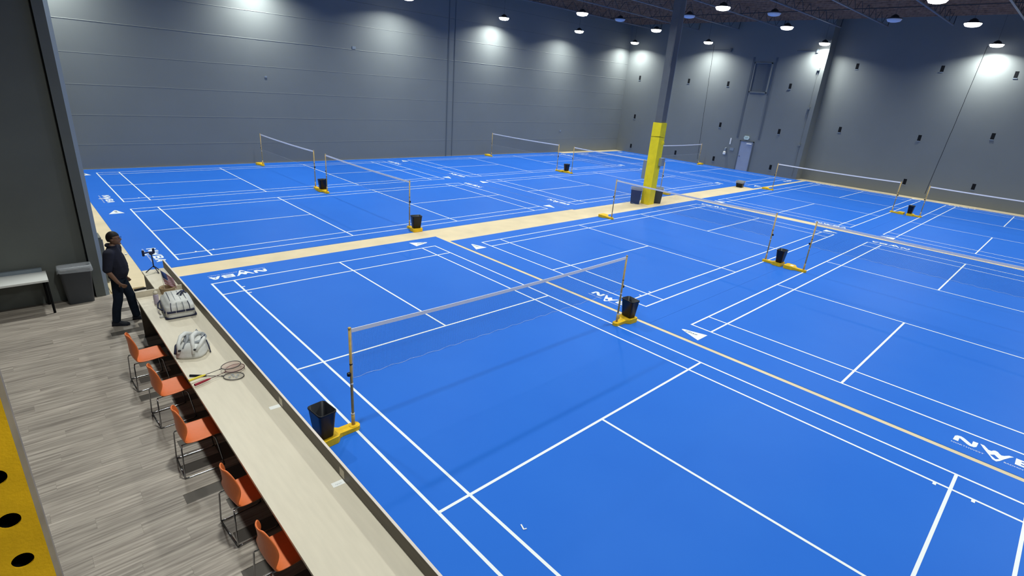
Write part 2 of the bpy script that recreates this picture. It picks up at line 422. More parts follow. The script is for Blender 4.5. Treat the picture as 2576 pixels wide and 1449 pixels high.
# ------------------------------------------------------------ court mats, lines and logos
ZM = 0.006
LOGO = poly_mesh('court_logo', [
    [(0,0),(0.005,0.15),(0.03,0.195),(0.075,0.21),(0.115,0.19),(0.225,0.075),(0.225,0.205),(0.29,0.21),(0.285,0.05),(0.26,0.01),(0.21,0.0),(0.175,0.02),(0.066,0.13),(0.066,0.0)],
    [(.31,.215),(.36,.212),(.395,.16),(.42,.12),(.455,.12),(.475,.165),(.50,.185),(.53,.17),(.55,.13),(.575,.105),(.605,.125),(.655,.20),(.71,.21),(.665,.13),(.61,.0),(.575,-.10),(.54,-.16),(.495,-.14),(.46,-.07),(.42,0),(.365,.10)],
    [(.455,-.02),(.50,.035),(.565,-.045),(.525,-.095)],
    [(.735,0),(.735,.21),(.95,.21),(.985,.185),(.985,.13),(.965,.108),(1.0,.085),(1.0,.03),(.96,0)],
    [(.80,.135),(.80,.165),(.92,.165),(.92,.135)], [(.80,.05),(.80,.08),(.93,.08),(.93,.05)],
    [(1.015,0),(1.09,.17),(1.125,.205),(1.165,.21),(1.20,.19),(1.26,0),(1.195,0),(1.18,.045),(1.10,.045),(1.08,0)],
    [(1.12,.09),(1.165,.09),(1.145,.155)]], M_LINE)
SUB1 = text_mesh('logo_words', 'NORTHWEST', 0.06, M_LINE, width=0.40, height=0.034)
SUB2 = text_mesh('logo_words', 'BADMINTON', 0.06, M_LINE, width=0.345, height=0.034)
SUB3 = text_mesh('logo_words', 'ACADEMY', 0.06, M_LINE, width=0.265, height=0.034)
WEDGE = poly_mesh('shield_mark', [[(-3.02,.035),(-2.99,.06),(-2.95,.075),(-2.90,.085),(-2.53,.205),(-2.53,-.205),(-2.93,-.04),(-2.98,-.02),(-3.02,.0),(-3.03,.018)]], M_LINE)
WTXT = text_mesh('shield_letters', 'LBWF', 0.12, M_INK, width=0.27, italic=0.3, height=0.075)
def rect_mesh(w_, h_): return MB().quad([(-w_/2,-h_/2,0),(w_/2,-h_/2,0),(w_/2,h_/2,0),(-w_/2,h_/2,0)])
LW = 0.04
# lines in court frame: a along the length, b across
LINES = [('side_line', 0, s*3.03, 13.4, LW) for s in (-1, 1)] + [('singles_line', 0, s*2.57, 13.4, LW) for s in (-1, 1)]
for s in (-1, 1):
    LINES += [('base_line', s*6.68, 0, LW, 6.1), ('long_service_line', s*5.92, 0, LW, 6.1), ('short_service_line', s*2.0, 0, LW, 6.1), ('centre_line', s*4.35, 0, 4.70, LW)]
TICKS = [(s*(6.70-d), s*2.52 , LW, 0.05) for s in (1, -1) for d in (0.53, 0.95)]
LM = {}
for n, a, b, la, lb in LINES: LM[n] = MB().quad([(-la/2,-lb/2,0),(la/2,-lb/2,0),(la/2,lb/2,0),(-la/2,lb/2,0)]).mesh(n, M_LINE)
LM['test_mark'] = MB().quad([(-LW/2,-.03,0),(LW/2,-.03,0),(LW/2,.03,0),(-LW/2,.03,0)]).mesh('test_mark', M_LINE)
def court(c, axis, rect, label):
    x0, x1, y0, y1 = rect
    m = tag(MB().box(x0-c[0], x1-c[0], y0-c[1], y1-c[1], 0.0005, ZM).build('court_mat', M_BLUE, loc=(c[0], c[1], 0)), label, 'court mat', 'blue badminton court mats')
    rz = 0 if axis == 'X' else PI/2
    rot = Matrix.Rotation(rz, 3, 'Z')
    k = 0
    for n, a, b, la, lb in LINES:
        p = rot @ Vector((a, b, 0)); k += 1
        link(n, LM[n], m, (p.x, p.y, ZM+0.0012+0.0001*k), rz)
    for a, b, la, lb in TICKS:
        p = rot @ Vector((a, b, 0)); link('test_mark', LM['test_mark'], m, (p.x, p.y, ZM+0.003), rz)
    for s in (-1, 1):
        n = rot @ Vector((s, 0, 0)); f = -n; right = f.cross(Vector((0, 0, 1)))
        ang = math.atan2(right.y, right.x)
        base = n*6.70
        def put(nm, me, sx, d, z, par=m):
            p = base + right*sx + n*d
            return link(nm, me, par, (p.x, p.y, z), ang)
        put('court_logo', LOGO, 1.72, 0.425, ZM+0.003)
        put('logo_words', SUB1, 1.71, 0.525, ZM+0.003)
        put('logo_words', SUB2, 1.72+0.62, 0.525, ZM+0.003)
        put('logo_words', SUB3, 1.72+0.995, 0.525, ZM+0.003)
        put('shield_mark', WEDGE, 0, 0.415, ZM+0.003)
        put('shield_letters', WTXT, -2.93, 0.44, ZM+0.0045)
    return m
C = dict(N1=(0,0), N2=(11.21,3.26), N3=(11.20,-4.0), N4=(26.86,3.32), N5=(26.84,-3.98), F1=(3.48,19.03), F2=(3.47,11.81), F3=(18.58,19.09), F4=(18.68,11.88), F5=(30.15,14.63))
court(C['N1'], 'Y', (-3.92, 3.64, -8.2, 7.52), 'blue court mat nearest the counter, its net running away from it')
court(C['N2'], 'X', (3.75, 18.92, -0.37, 6.88), 'blue court mat in the middle, bordering the cream walkway by the yellow column')
court(C['N3'], 'X', (3.75, 18.92, -8.2, -0.375), 'blue court mat at the right front, its near corner beside the shield mark')
court(C['N4'], 'X', (19.5, 34.0, -0.33, 6.96), 'blue court mat beyond the narrow cream strip, before the set-back wall')
court(C['N5'], 'X', (19.5, 34.0, -8.2, -0.335), 'blue court mat at the far right edge of the picture')
court(C['F1'], 'X', (-4.07, 11.06, 15.42, 23.0), 'blue court mat along the back wall beside the dark pillar')
court(C['F2'], 'X', (-4.07, 11.06, 8.25, 15.415), 'blue court mat behind the standing man, this side of the back one')
court(C['F3'], 'X', (11.09, 26.2, 15.48, 23.0), 'blue court mat along the back wall left of the yellow column')
court(C['F4'], 'X', (11.09, 26.2, 8.15, 15.475), 'blue court mat directly behind the yellow column')
court(C['F5'], 'Y', (26.22, 33.97, 7.2, 22.3), 'blue court mat in the far corner before the exit door')

# ------------------------------------------------------------ net posts, nets, baskets
BP = [(-0.085,-0.03),(-0.06,-0.062),(-0.03,-0.07),(0.19,-0.07),(0.235,-0.085),(0.27,-0.14),(0.30,-0.165),(0.50,-0.18),(0.535,-0.15),(0.540,0.15),(0.50,0.18),(0.30,0.165),(0.27,0.14),(0.235,0.085),(0.19,0.07),(-0.03,0.07),(-0.06,0.062),(-0.085,0.03)]
mb = MB(); A = []; B = []
hz = lambda x: 0.062 if x < 0.2 else (0.062+(x-0.2)/0.1*0.04 if x < 0.3 else 0.102)
bot = [mb.bm.verts.new((p[0], p[1], 0)) for p in BP]; top = [mb.bm.verts.new((p[0], p[1], hz(p[0]))) for p in BP]
n = len(BP)
for k in range(n): mb.bm.faces.new((bot[k], bot[(k+1) % n], top[(k+1) % n], top[k]))
mb.bm.faces.new(bot[::-1])
for k in range(n//2-1): mb.bm.faces.new((top[k], top[k+1], top[n-2-k], top[n-1-k]))
ME_BASE = mb.mesh('base', M_AMBER, bevel=0.006)
ME_POLE = MB().tube([(0,0,0.06),(0,0,1.55)], 0.019, 12).mesh('pole', M_POLE, True)
ME_SLV = MB().tube([(0,0,0.06),(0,0,0.25)], 0.024, 12).mesh('sleeve', M_POLE, True)
ME_FOOT = MB().lathe([(0.06,0.058),(0.06,0.068),(0.032,0.076)], 14).mesh('foot_plate', M_AMBER)
ME_RING = MB().lathe([(0.0215,1.02),(0.0215,1.035)], 10).mesh('band', M_BLACKP)
ME_RING2 = MB().lathe([(0.022,0.72),(0.024,0.73),(0.022,0.74)], 10).lathe([(0.026,0.25),(0.026,0.262)], 10).mesh('tie_cord', M_ROPE)
ME_KNOB = MB().lathe([(0.012,-0.03),(0.028,-0.02),(0.028,0.02),(0.012,0.03)], 10, (0.032,0,0.88)).mesh('knob', M_BLACKP)
ME_CAP = MB().lathe([(0.022,1.545),(0.022,1.562),(0.012,1.568)], 10).mesh('cap', M_POLE)
ME_STK = MB().quad([(0.30,-0.06,0.1035),(0.40,-0.06,0.1035),(0.40,0.06,0.1035),(0.30,0.06,0.1035)]).mesh('sticker', M_CARD)
def post(x, y, out, label, sticker=False):
    t = thing('net_post', label, 'net post', (x, y, ZM+0.004), out, 'yellow net posts')
    link('base', ME_BASE, t); link('pole', ME_POLE, t); link('sleeve', ME_SLV, t); link('foot_plate', ME_FOOT, t)
    link('band', ME_RING, t); link('tie_cord', ME_RING2, t); link('knob', ME_KNOB, t); link('cap', ME_CAP, t)
    if sticker: link('sticker', ME_STK, t)
    return t
# waste basket: open rounded-rectangle tub
def tub(w0, d0, w1, d1, h, r, t=0.006, rim=0.012):
    L = [rrect(w0-2*t, d0-2*t, r*0.7, z=t), rrect(w1-2*t, d1-2*t, r, z=h), rrect(w1, d1, r, z=h), rrect(w1+rim, d1+rim, r, z=h-0.003), rrect(w1+rim, d1+rim, r, z=h-0.022), rrect(w1, d1, r, z=h-0.026), rrect(w0, d0, r*0.7, z=0.01), rrect(w0-0.02, d0-0.02, r*0.6, z=0)]
    return MB().loft(L)
ME_BASK = tub(0.255, 0.175, 0.33, 0.245, 0.40, 0.05).mesh('basket', M_BLACKP, True)
def basket(x, y, z, rz, label):
    return tag(link('waste_basket', ME_BASK, None, (x, y, z), rz), label, 'waste basket', 'black waste baskets on the post bases')

NET_L = 6.05
def net_meshes():
    th = 0.0012; hN = 0.70
    mb = MB(); nx = 300; nz = 34
    for i in range(nx+1):
        x = -NET_L/2+NET_L*i/nx
        mb.quad([(x-th/2,0,-hN),(x+th/2,0,-hN),(x+th/2,0,0),(x-th/2,0,0)])
    for k in range(nz+1):
        z = -hN*k/nz
        mb.quad([(-NET_L/2,0.0004,z-th/2),(NET_L/2,0.0004,z-th/2),(NET_L/2,0.0004,z+th/2),(-NET_L/2,0.0004,z+th/2)])
    me = mb.mesh('net_mesh', M_NET)
    N = 24
    sag = lambda x: -0.026*(1-(2*x/NET_L)**2)
    mt = MB()
    xs = [-NET_L/2+NET_L*i/N for i in range(N+1)]
    for dz0, dz1, yy in ((0.0, -0.055, 0.004), (0.0, -0.055, -0.004)):
        for a, b in zip(xs, xs[1:]): mt.quad([(a,yy,sag(a)+dz0),(b,yy,sag(b)+dz0),(b,yy,sag(b)+dz1),(a,yy,sag(a)+dz1)])
    for a, b in zip(xs, xs[1:]): mt.quad([(a,-0.004,sag(a)),(b,-0.004,sag(b)),(b,0.004,sag(b)),(a,0.004,sag(a))])
    tape = mt.mesh('top_tape', M_TAPE)
    for v in me.vertices: pass
    pts = [(-NET_L/2+NET_L*i/60, 0.003*math.sin(i*1.3), -0.73-0.012*math.sin(i*1.9)) for i in range(61)]
    cord = MB().tube(pts, 0.0016, 4).mesh('bottom_cord', M_ROPE)
    side = MB().tube([(-NET_L/2,0,0),(-NET_L/2+0.01,0,-0.35),(-NET_L/2,0,-0.72)], 0.0025, 4).tube([(NET_L/2,0,0),(NET_L/2-0.01,0,-0.35),(NET_L/2,0,-0.72)], 0.0025, 4).mesh('side_cord', M_ROPE)
    return me, tape, cord, side
NM = net_meshes()
def net(c, axis, label):
    t = thing('badminton_net', label, 'net', (c[0], c[1], ZM+1.545), 0 if axis == 'Y' else PI/2, 'badminton nets strung across the courts')
    o = link('net_mesh', NM[0], t, (0, 0, -0.045)); o['kind'] = 'stuff'
    link('top_tape', NM[1], t); link('bottom_cord', NM[2], t); link('side_cord', NM[3], t)
NETL = dict(N1='badminton net nearest the counter, its white tape running to the right', N2='net across the middle court in front of the yellow column', N3='net across the right front court, leaving the picture at the right', N4='net across the far right court, in front of the wall step', N5='rightmost net, cut by the picture edge before the set-back wall', F1='net against the back wall, leftmost of all', F2='second net from the left, ending at a basket by the cream walkway', F3='net against the back wall right of the wall joint', F4='net whose right half runs behind the yellow column', F5='net in the far corner, ending at the wall right of the column')
for k in C: net(C[k], 'Y' if k in ('N1', 'F5') else 'X', NETL[k])
ZT = ZM+0.107
def ends(k):
    c = C[k]
    if k in ('N1', 'F5'): return (c[0]-3.05, c[1], PI), (c[0]+3.05, c[1], 0.0)
    return (c[0], c[1]+3.05, PI/2), (c[0], c[1]-3.05, -PI/2)
PLAB = {('N1',0):'yellow net post beside the counter with a black basket on its base', ('N1',1):'yellow net post on the orange seam between the two front courts', ('N2',0):'yellow net post on the cream walkway, left of the column', ('N2',1):'yellow net post with a basket, left of the pair at the right middle', ('N3',0):'yellow net post with a white sticker on its base, right of a pair', ('N4',0):'yellow net post right of the end of the cream walkway', ('N4',1):'yellow net post left of the far right waste basket', ('N5',0):'yellow net post carrying the far right waste basket', ('F1',0):'yellow net post by the back wall, leftmost', ('F1',1):'yellow net post left of the basket between the two left far courts', ('F2',0):'yellow net post carrying the basket between the two left far courts', ('F2',1):'yellow net post and basket at the left part of the cream walkway', ('F3',0):'yellow net post by the back wall right of the wall joint', ('F3',1):'yellow net post left of the basket behind the middle courts', ('F4',0):'yellow net post carrying the basket left of the yellow column', ('F4',1):'yellow net post just right of the yellow column', ('F5',0):'yellow net post hidden mostly behind the yellow column', ('F5',1):'yellow net post standing against the far right wall'}
for (k, e), lab in PLAB.items():
    x, y, a = ends(k)[e]
    post(x, y, a, lab, sticker=(k, e) == ('N3', 0))
def bask_at(k, e, d, rz, lab):
    x, y, a = ends(k)[e]
    basket(x+math.cos(a)*d, y+math.sin(a)*d, ZT+0.001, a+rz, lab)
bask_at('N1', 0, 0.43, PI/2+0.1, 'black waste basket right beside the counter, largest in view')
bask_at('N1', 1, 0.41, PI/2-0.15, 'black waste basket on the orange seam between the front courts')
bask_at('N2', 1, 0.43, PI/2, 'black waste basket between the pair of posts at the right middle')
bask_at('F2', 0, 0.40, PI/2, 'black waste basket between the two left far courts')
bask_at('F2', 1, 0.40, PI/2-0.2, 'black waste basket at the edge of the cream walkway on the left')
bask_at('F4', 0, 0.42, PI/2, 'black waste basket left of the yellow column, behind the middle courts')
bask_at('N5', 0, 0.44, PI/2, 'black waste basket at the far right')

# ------------------------------------------------------------ yellow column and its bins
cx, cy = 15.5, 7.50
colm = thing('support_column', 'square roof column with a yellow painted lower sleeve', 'column', (cx, cy, 0), R(0))
MB().box(-0.17, 0.17, -0.17, 0.17, 3.58, ZC).build('shaft', M_COLUMN, colm)
MB().box(-0.215, 0.215, -0.215, 0.215, 0, 3.6).build('yellow_sleeve', M_YELLOW, colm, bevel=0.01)
MB().tube([(-0.22,-0.22,3.02),(0.22,-0.22,2.98),(0.22,0.22,3.02),(-0.22,0.22,3.0)], 0.012, 6, True).build('strap', M_BLACK, colm)
MB().box(0.05, 0.20, -0.25, -0.215, 2.68, 2.8).build('clip_plate', M_YELLOW, colm)
b_ = MB().box(0.06, 0.32, -0.36, -0.216, 1.76, 2.10).build('junction_box', M_BOXGREY, colm, bevel=0.008)
MB().tube([(0.12,-0.27,1.76),(0.12,-0.27,1.66)], 0.03).build('conduit_stub', M_BOXGREY, b_)
MB().box(-0.215, 0.10, 0.216, 0.40, 1.12, 1.93).build('electrical_panel', M_BOXGREY, colm, bevel=0.008)
MB().tube([(-0.30,-0.17,5.9),(-0.30,-0.19,7.4)], 0.02).tube([(-0.30,-0.17,5.9),(-0.17,-0.17,5.9)], 0.012).build('conduit', M_COLUMN, colm)
MB().tube([(0.19,-0.15,3.6),(0.19,-0.15,9.9)], 0.022).build('pale_pipe', M_BOXGREY, colm)

def liner(w_, d_, z, r, drop=0.10, amp=0.012):
    L = []
    for i, (e, zz) in enumerate(((-0.03, z-0.10), (-0.012, z+0.004), (0.012, z+0.010), (0.022, z-drop*0.5), (0.030, z-drop))):
        P = rrect(w_+2*e, d_+2*e, r)
        L.append([(p[0]*(1+amp*math.sin(k*1.7+i)), p[1]*(1+amp*math.cos(k*2.3+i)), zz+(0.018*math.sin(k*1.1) if i == 4 else 0)) for k, p in enumerate(P)])
    return MB().loft(L, False, False)
def big_bin(name, label, m, loc, rz, w1=0.50, d1=0.36, h=0.74, with_liner=True, mark=False):
    t = thing(name, label, 'bin', loc, rz)
    tub(w1*0.80, d1*0.78, w1, d1, h, 0.05, 0.008, 0.02).build('tub', m, t, smooth=True)
    if with_liner: liner(w1, d1, h, 0.05).build('bag_liner', M_LINER, t, smooth=True)
    if mark:
        q = MB()
        for k in range(3):
            a = R(90+120*k); q.tube([(0.03*math.cos(a), -d1*0.445, 0.5+0.03*math.sin(a)), (0.03*math.cos(a+2.1), -d1*0.445, 0.5+0.03*math.sin(a+2.1))], 0.007, 5)
        q.build('recycling_mark', M_CARD, t)
    return t
big_bin('recycling_bin', 'blue recycling bin with a clear liner left of the yellow column', M_BINBLUE, (14.95, 7.80, 0), R(-57), mark=True)
big_bin('waste_bin', 'dark grey waste bin right of the yellow column', M_BINDARK, (16.12, 7.42, 0), R(-57), h=0.72)
big_bin('small_bin', 'small black bin at the far end of the cream walkway', M_BLACKP, (25.8, 7.85, 0), R(10), 0.5, 0.42, 0.36)
big_bin('lounge_bin', 'tall grey bin with a clear liner against the dark wall', M_BINGREY, (-5.31, 6.93, 0.010), R(0), 0.50, 0.23, 0.76)

# ------------------------------------------------------------ ceiling lamps
ME_LB = MB().lathe([(0.06,0.20),(0.09,0.17),(0.15,0.14),(0.18,0.07),(0.33,0.03),(0.33,0.0)], 20).mesh('housing', M_STEELD, True)
ME_LL = MB().lathe([(0.0005,0.004),(0.315,0.004),(0.315,-0.025),(0.26,-0.105),(0.15,-0.135),(0.0005,-0.14)], 20, cap=False).mesh('lens', M_LENS, True)
ME_LO = MB().lathe([(0.0005,0.004),(0.315,0.004),(0.315,-0.025),(0.26,-0.105),(0.15,-0.135),(0.0005,-0.14)], 20, cap=False).mesh('lens_off', M_LENSOFF, True)
def lamp(x, y, z, label, lit=True, group='lit ceiling lamps'):
    t = thing('high_bay_lamp', label, 'ceiling lamp', (x, y, z), 0, group)
    link('housing', ME_LB, t); link('lens', ME_LL if lit else ME_LO, t)
    kx = (x+4.5)/0.61; under = abs(kx-round(kx))*0.61 < 0.04
    MB().tube([(0,0,0.19),(0,0,ZC-z-(0.151 if under else 0.001))], 0.006, 5).build('cable', M_STEELD, t)
    if lit:
        ld = bpy.data.lights.new('lamp_light', 'AREA'); ld.shape = 'DISK'; ld.size = 0.44
        ld.energy = LAMP_W; ld.color = LAMP_COL; ld.spread = R(152)
        lo = bpy.data.objects.new('lamp_light', ld); COL.objects.link(lo); lo.parent = t; lo.location = (0, 0, -0.155)
    return t
ZLP = 8.58
SEEN = {(1268,45):'round lit lamp before the back wall, leftmost in view', (1457,78):'lit lamp before the back wall, below another lamp', (1597,107):'lit lamp in the far corner left of the column top', (1465,33):'lit lamp directly above another, left of the column', (1651,75):'lit lamp just left of the column', (1819,18):'lit lamp at the top edge right of the column', (1782,106):'lit lamp on the right wall above a thin joint', (1980,68):'lit lamp between the column and the wall step', (2079,110):'lit lamp at the wall step', (2448,59):'lit lamp above the rightmost wall lamp', (2508,112):'rightmost lit lamp, close to the set-back wall', (2360,-2):'lit lamp cut by the top edge at the right', (1027,-6):'lit lamp cut by the top edge over the long back wall'}
have = []
for (u, v), lab in SEEN.items():
    p = onz(u, v, ZLP); p.x = min(p.x, XW-0.55 if p.y > YS-0.4 else XR-0.75); have.append(p); lamp(p.x, p.y, ZLP, lab)
for x in (-3.9, 4.0, 11.4, 18.7, 25.6, 32.9):
    for y in (21.9, 15.2, 7.2, -0.6, -8.4):
        if any((Vector((x, y, ZLP))-h).length < 3.4 for h in have): continue
        lamp(x, y, ZLP, 'lit hall lamp above the picture', group='hall lamps above the picture')
for (u, v), lab in {(1560,48):'unlit white lamp left of the column top', (1734,39):'unlit white lamp right behind the column top', (1948,33):'unlit white lamp above the lit lamp by the wall step', (2250,48):'unlit white lamp high over the set-back wall'}.items():
    p = onz(u, v, 8.9); lamp(p.x, p.y, 8.9, lab, False, 'unlit ceiling lamps')

# ------------------------------------------------------------ counter
ZK = 0.75
ct = thing('counter', 'long taupe laminate counter between the lounge and the court', 'counter', (0, 0, 0.010))
Y0, Y1 = -7.0, 4.66
MB().box(-4.69, -3.985, Y0, Y1, ZK-0.045, ZK-0.010).build('top', M_COUNTER, ct, bevel=0.003)
MB().box(-3.985, -3.963, Y0, Y1+1.4, 0.0, ZK+0.158).build('ledge', M_LEDGE, ct)
MB().box(-3.986, -3.960, Y0, Y1+1.4, ZK+0.158, ZK+0.163).build('edge_strip', M_TRIM, ct)
MB().box(-4.69, -3.985, Y1-0.03, Y1, ZK-0.010, ZK+0.09).build('end_ledge', M_COUNTER, ct)
MB().box(-4.06, -3.99, Y0, Y1, 0.0, ZK-0.045).build('knee_panel', M_BLACK, ct)
MB().box(-4.665, -4.06, Y1-0.04, Y1-0.005, 0.0, ZK-0.045).build('end_panel', M_LEDGE, ct)
for yy in (3.3, 1.15, -0.2, -1.35, -2.4, -4.0):
    MB().box(-4.45, -4.06, yy-0.02, yy+0.02, 0.25, ZK-0.045).build('bracket', M_BLACK, ct)
for yy in (0.0, -1.62):
    MB().box(-3.9865, -3.985, yy-0.05, yy+0.05, ZK+0.01, ZK+0.11).build('taped_patch', M_COUNTER, ct)
for (yy, lab) in ((0.03, 'blank white card on the counter, the farther of two'), (-1.665, 'white card with faint print on the counter, the nearer of two')):
    t = thing('counter_card', lab, 'card', (-4.05, yy, ZK+0.0005), R(-3))
    MB().box(-0.062, 0.060, -0.036, 0.036, 0, 0.001).build('card', M_CARD, t)
    if yy < 0:
        q = MB()
        for k in range(9): q.box(-0.03+k*0.007, -0.026+k*0.007, -0.012+0.008*math.sin(k*2), -0.004+0.008*math.sin(k*2), 0.001, 0.0013)
        q.build('faint_print', M_BOXGREY, t)
sh = thing('side_shelf', 'narrow taupe shelf beyond the counter end carrying the tripod', 'shelf', (0, 0, 0.010))
MB().box(-4.36, -3.99, Y1+0.15, 6.02, ZK-0.04, ZK).build('top', M_COUNTER, sh, bevel=0.003)
MB().box(-4.34, -4.31, Y1+0.16, 6.0, 0, ZK-0.04).build('side_panel', M_LEDGE, sh)
MB().box(-4.31, -3.99, 5.97, 6.0, 0, ZK-0.04).build('end_panel', M_LEDGE, sh)

# ------------------------------------------------------------ orange chairs
def make_chair():
    t = thing('orange_chair', 'x', 'chair', (0,0,0), 0, 'orange chairs along the counter')
    prof = [(0.225,0.428),(0.215,0.446),(0.19,0.455),(0.12,0.452),(0.03,0.446),(-0.06,0.445),(-0.125,0.452),(-0.163,0.475),(-0.180,0.52),(-0.184,0.58),(-0.184,0.65),(-0.186,0.72),(-0.192,0.785),(-0.200,0.835),(-0.206,0.862)]
    hw = [0.190,0.205,0.212,0.218,0.222,0.224,0.224,0.222,0.218,0.215,0.206,0.186,0.155,0.118,0.066]
    bm = bmesh.new(); rows = []
    nv = 12
    for i, ((x, z), w_) in enumerate(zip(prof, hw)):
        row = []
        for k in range(nv+1):
            v = -1+2*k/nv
            e = abs(v)**2.4
            back = max(0.0, min(1.0, (z-0.47)/0.15))
            row.append(bm.verts.new((x+(0.020+0.065*min(1, (w_/0.215)**2))*e*back, v*w_, z+0.018*e*(1-back))))
        rows.append(row)
    for A, B in zip(rows, rows[1:]):
        for k in range(nv): bm.faces.new((A[k], A[k+1], B[k+1], B[k]))
    bmesh.ops.recalc_face_normals(bm, faces=bm.faces)
    me = bpy.data.meshes.new('seat_shell'); bm.to_mesh(me); bm.free(); me.materials.append(M_ORANGE)
    for p in me.polygons: p.use_smooth = True
    s = link('seat_shell', me, t)
    md = s.modifiers.new('solid', 'SOLIDIFY'); md.thickness = 0.016; md.offset = 0
    md2 = s.modifiers.new('sub', 'SUBSURF'); md2.levels = 1; md2.render_levels = 1
    for sy in (-1, 1):
        MB().tube([(-0.185,sy*0.165,0.440),(-0.20,sy*0.20,0.40),(-0.215,sy*0.225,0.03),(-0.205,sy*0.228,0.012)], 0.008, 8).build('rear_leg', M_CHROME, t, smooth=True)
        MB().tube([(-0.205,sy*0.228,0.012),(-0.17,sy*0.228,0.010),(0.17,sy*0.228,0.010),(0.21,sy*0.228,0.016)], 0.008, 8).build('floor_runner', M_CHROME, t, smooth=True)
        MB().tube([(0.21,sy*0.228,0.016),(0.205,sy*0.225,0.05),(0.165,sy*0.19,0.40),(0.14,sy*0.16,0.436)], 0.008, 8).build('front_leg', M_CHROME, t, smooth=True)
        MB().tube([(-0.185,sy*0.165,0.436),(0.14,sy*0.16,0.436)], 0.007, 8).build('seat_rail', M_CHROME, t, smooth=True)
    MB().tube([(-0.212,-0.228,0.012),(-0.212,0.228,0.012)], 0.007, 8).build('crossbar', M_CHROME, t, smooth=True)
    return t
CH = [(-4.90, 2.90, 'orange chair at the counter, nearest the standing man'), (-4.845, 1.74, 'orange chair at the counter beside the racket handles, second from the man'), (-4.835, 0.50, 'middle one of the five orange chairs at the counter'), (-4.705, -0.87, 'orange chair pushed further under the counter, second nearest'), (-4.695, -1.86, 'nearest orange chair, cut by the bottom edge of the picture')]
ch0 = make_chair()
for i, (x, y, lab) in enumerate(CH):
    o = ch0 if i == 0 else deep_copy(ch0, (0, 0, 0))
    o.location = (x, y, 0.010); o.rotation_euler = (0, 0, R((2, 3, -1, 4, 2)[i])); o['label'] = lab

# ------------------------------------------------------------ rackets
def racket(label, butt, head, z, frame, strs, grip, rim_mat=None, mark=False, tilt=0.0):
    b = Vector((butt[0], butt[1], 0)); h = Vector((head[0], head[1], 0)); d = h-b
    t = thing('racket', label, 'racket', (butt[0], butt[1], z), math.atan2(d.y, d.x), 'rackets lying on the counter')
    t.rotation_euler[1] = tilt
    A_, B_ = 0.125, 0.098
    cxh = 0.675-A_
    ov = [(cxh+A_*math.cos(2*PI*k/40), B_*math.sin(2*PI*k/40)*(1+0.06*math.cos(2*PI*k/40)), 0.012) for k in range(40)]
    MB().tube(ov, 0.0055, 6, True).build('frame', frame, t, smooth=True)
    MB().tube([(0.19,0,0.012),(cxh-A_,0,0.012)], 0.0042, 8).tube([(cxh-A_-0.03,0,0.012),(cxh-A_,0,0.012)], 0.007, 8).build('shaft', frame, t, smooth=True)
    MB().tube([(0,0,0.014),(0.005,0,0.014),(0.17,0,0.013),(0.21,0,0.012)], [0.017,0.0165,0.0145,0.007], 8).build('grip', grip, t)
    q = MB()
    for k in range(-9, 10):
        x = k*0.0122; w_ = B_*math.sqrt(max(0, 1-(x/A_)**2)); q.box(cxh+x-0.0006, cxh+x+0.0006, -w_, w_, 0.0114, 0.0126)
    for k in range(-8, 9):
        y = k*0.0112; w_ = A_*math.sqrt(max(0, 1-(y/B_)**2)); q.box(cxh-w_, cxh+w_, y-0.0006, y+0.0006, 0.0118, 0.013)
    o = q.build('strings', strs, t); o['kind'] = 'stuff'
    if mark:
        m2 = MB()
        for (mx, my) in ((0.04, 0.03), (-0.03, 0.035), (0.045, -0.03), (-0.04, -0.03), (0.0, 0.0)):
            m2.lathe([(0.0005, 0.0135), (0.017, 0.0135)], 8, (cxh+mx, my, 0), cap=False)
        m2.build('string_stencil', M_BAGG, t)
    return t
racket('racket with a black grip and a dotted stencil on its strings', (-4.655, 1.36), (-4.13, 0.97), ZK, M_RACKF, M_STR, M_GRIPB, mark=True)
racket('racket with a crimson grip and pale pink strings, under another', (-4.675, 1.03), (-4.06, 1.22), ZK+0.026, M_RACKR, M_STRP, M_GRIPR)
racket('racket with a bright yellow grip lying on top', (-4.715, 1.13), (-4.06, 1.275), ZK+0.054, M_RACKF, M_STRP, M_GRIPY)

# ------------------------------------------------------------ bags, bottle, pot, tripod on the counter
def sculpt_box(w_, d_, h_, zk, power=4.0, nz=9, n=32, top_shift=0.0, bulge=0.06, kmin=0.28):
    L = []
    for i in range(nz+1):
        t_ = i/nz
        z = h_*t_
        k = (1-max(0, (t_-zk)/(1-zk))**2.2)**0.5 if t_ > zk else 1.0
        k = max(k, kmin)
        k *= 1+bulge*math.sin(PI*min(1, t_/max(zk, .01)))
        ring = []
        for j in range(n):
            a = 2*PI*j/n
            c_, s_ = math.cos(a), math.sin(a)
            sx = math.copysign(abs(c_)**(2/power), c_); sy = math.copysign(abs(s_)**(2/power), s_)
            ring.append((sx*w_/2*k+top_shift*t_, sy*d_/2*(0.5+0.5*k), z))
        L.append(ring)
    return MB().loft(L)
bg = thing('racket_bag', 'white quilted racket bag with navy stripes, long and boxy', 'bag', (-4.26, 3.70, ZK), R(-4))
sculpt_box(0.42, 0.66, 0.26, 0.62, 7, kmin=0.70, bulge=0.03).build('body', M_BAGW, bg, smooth=True)
MB().loft([rrect(0.425, 0.665, 0.04, z=0.0), rrect(0.440, 0.685, 0.04, z=0.012), rrect(0.440, 0.685, 0.04, z=0.022)]).build('base_piping', M_NAVY, bg)
for (xa, xb) in ((-0.190, -0.070), (-0.060, 0.060), (0.070, 0.190)):
    MB().box(xa, xb, -0.350, -0.30, 0.105, 0.132).build('front_stripe', M_NAVY, bg)
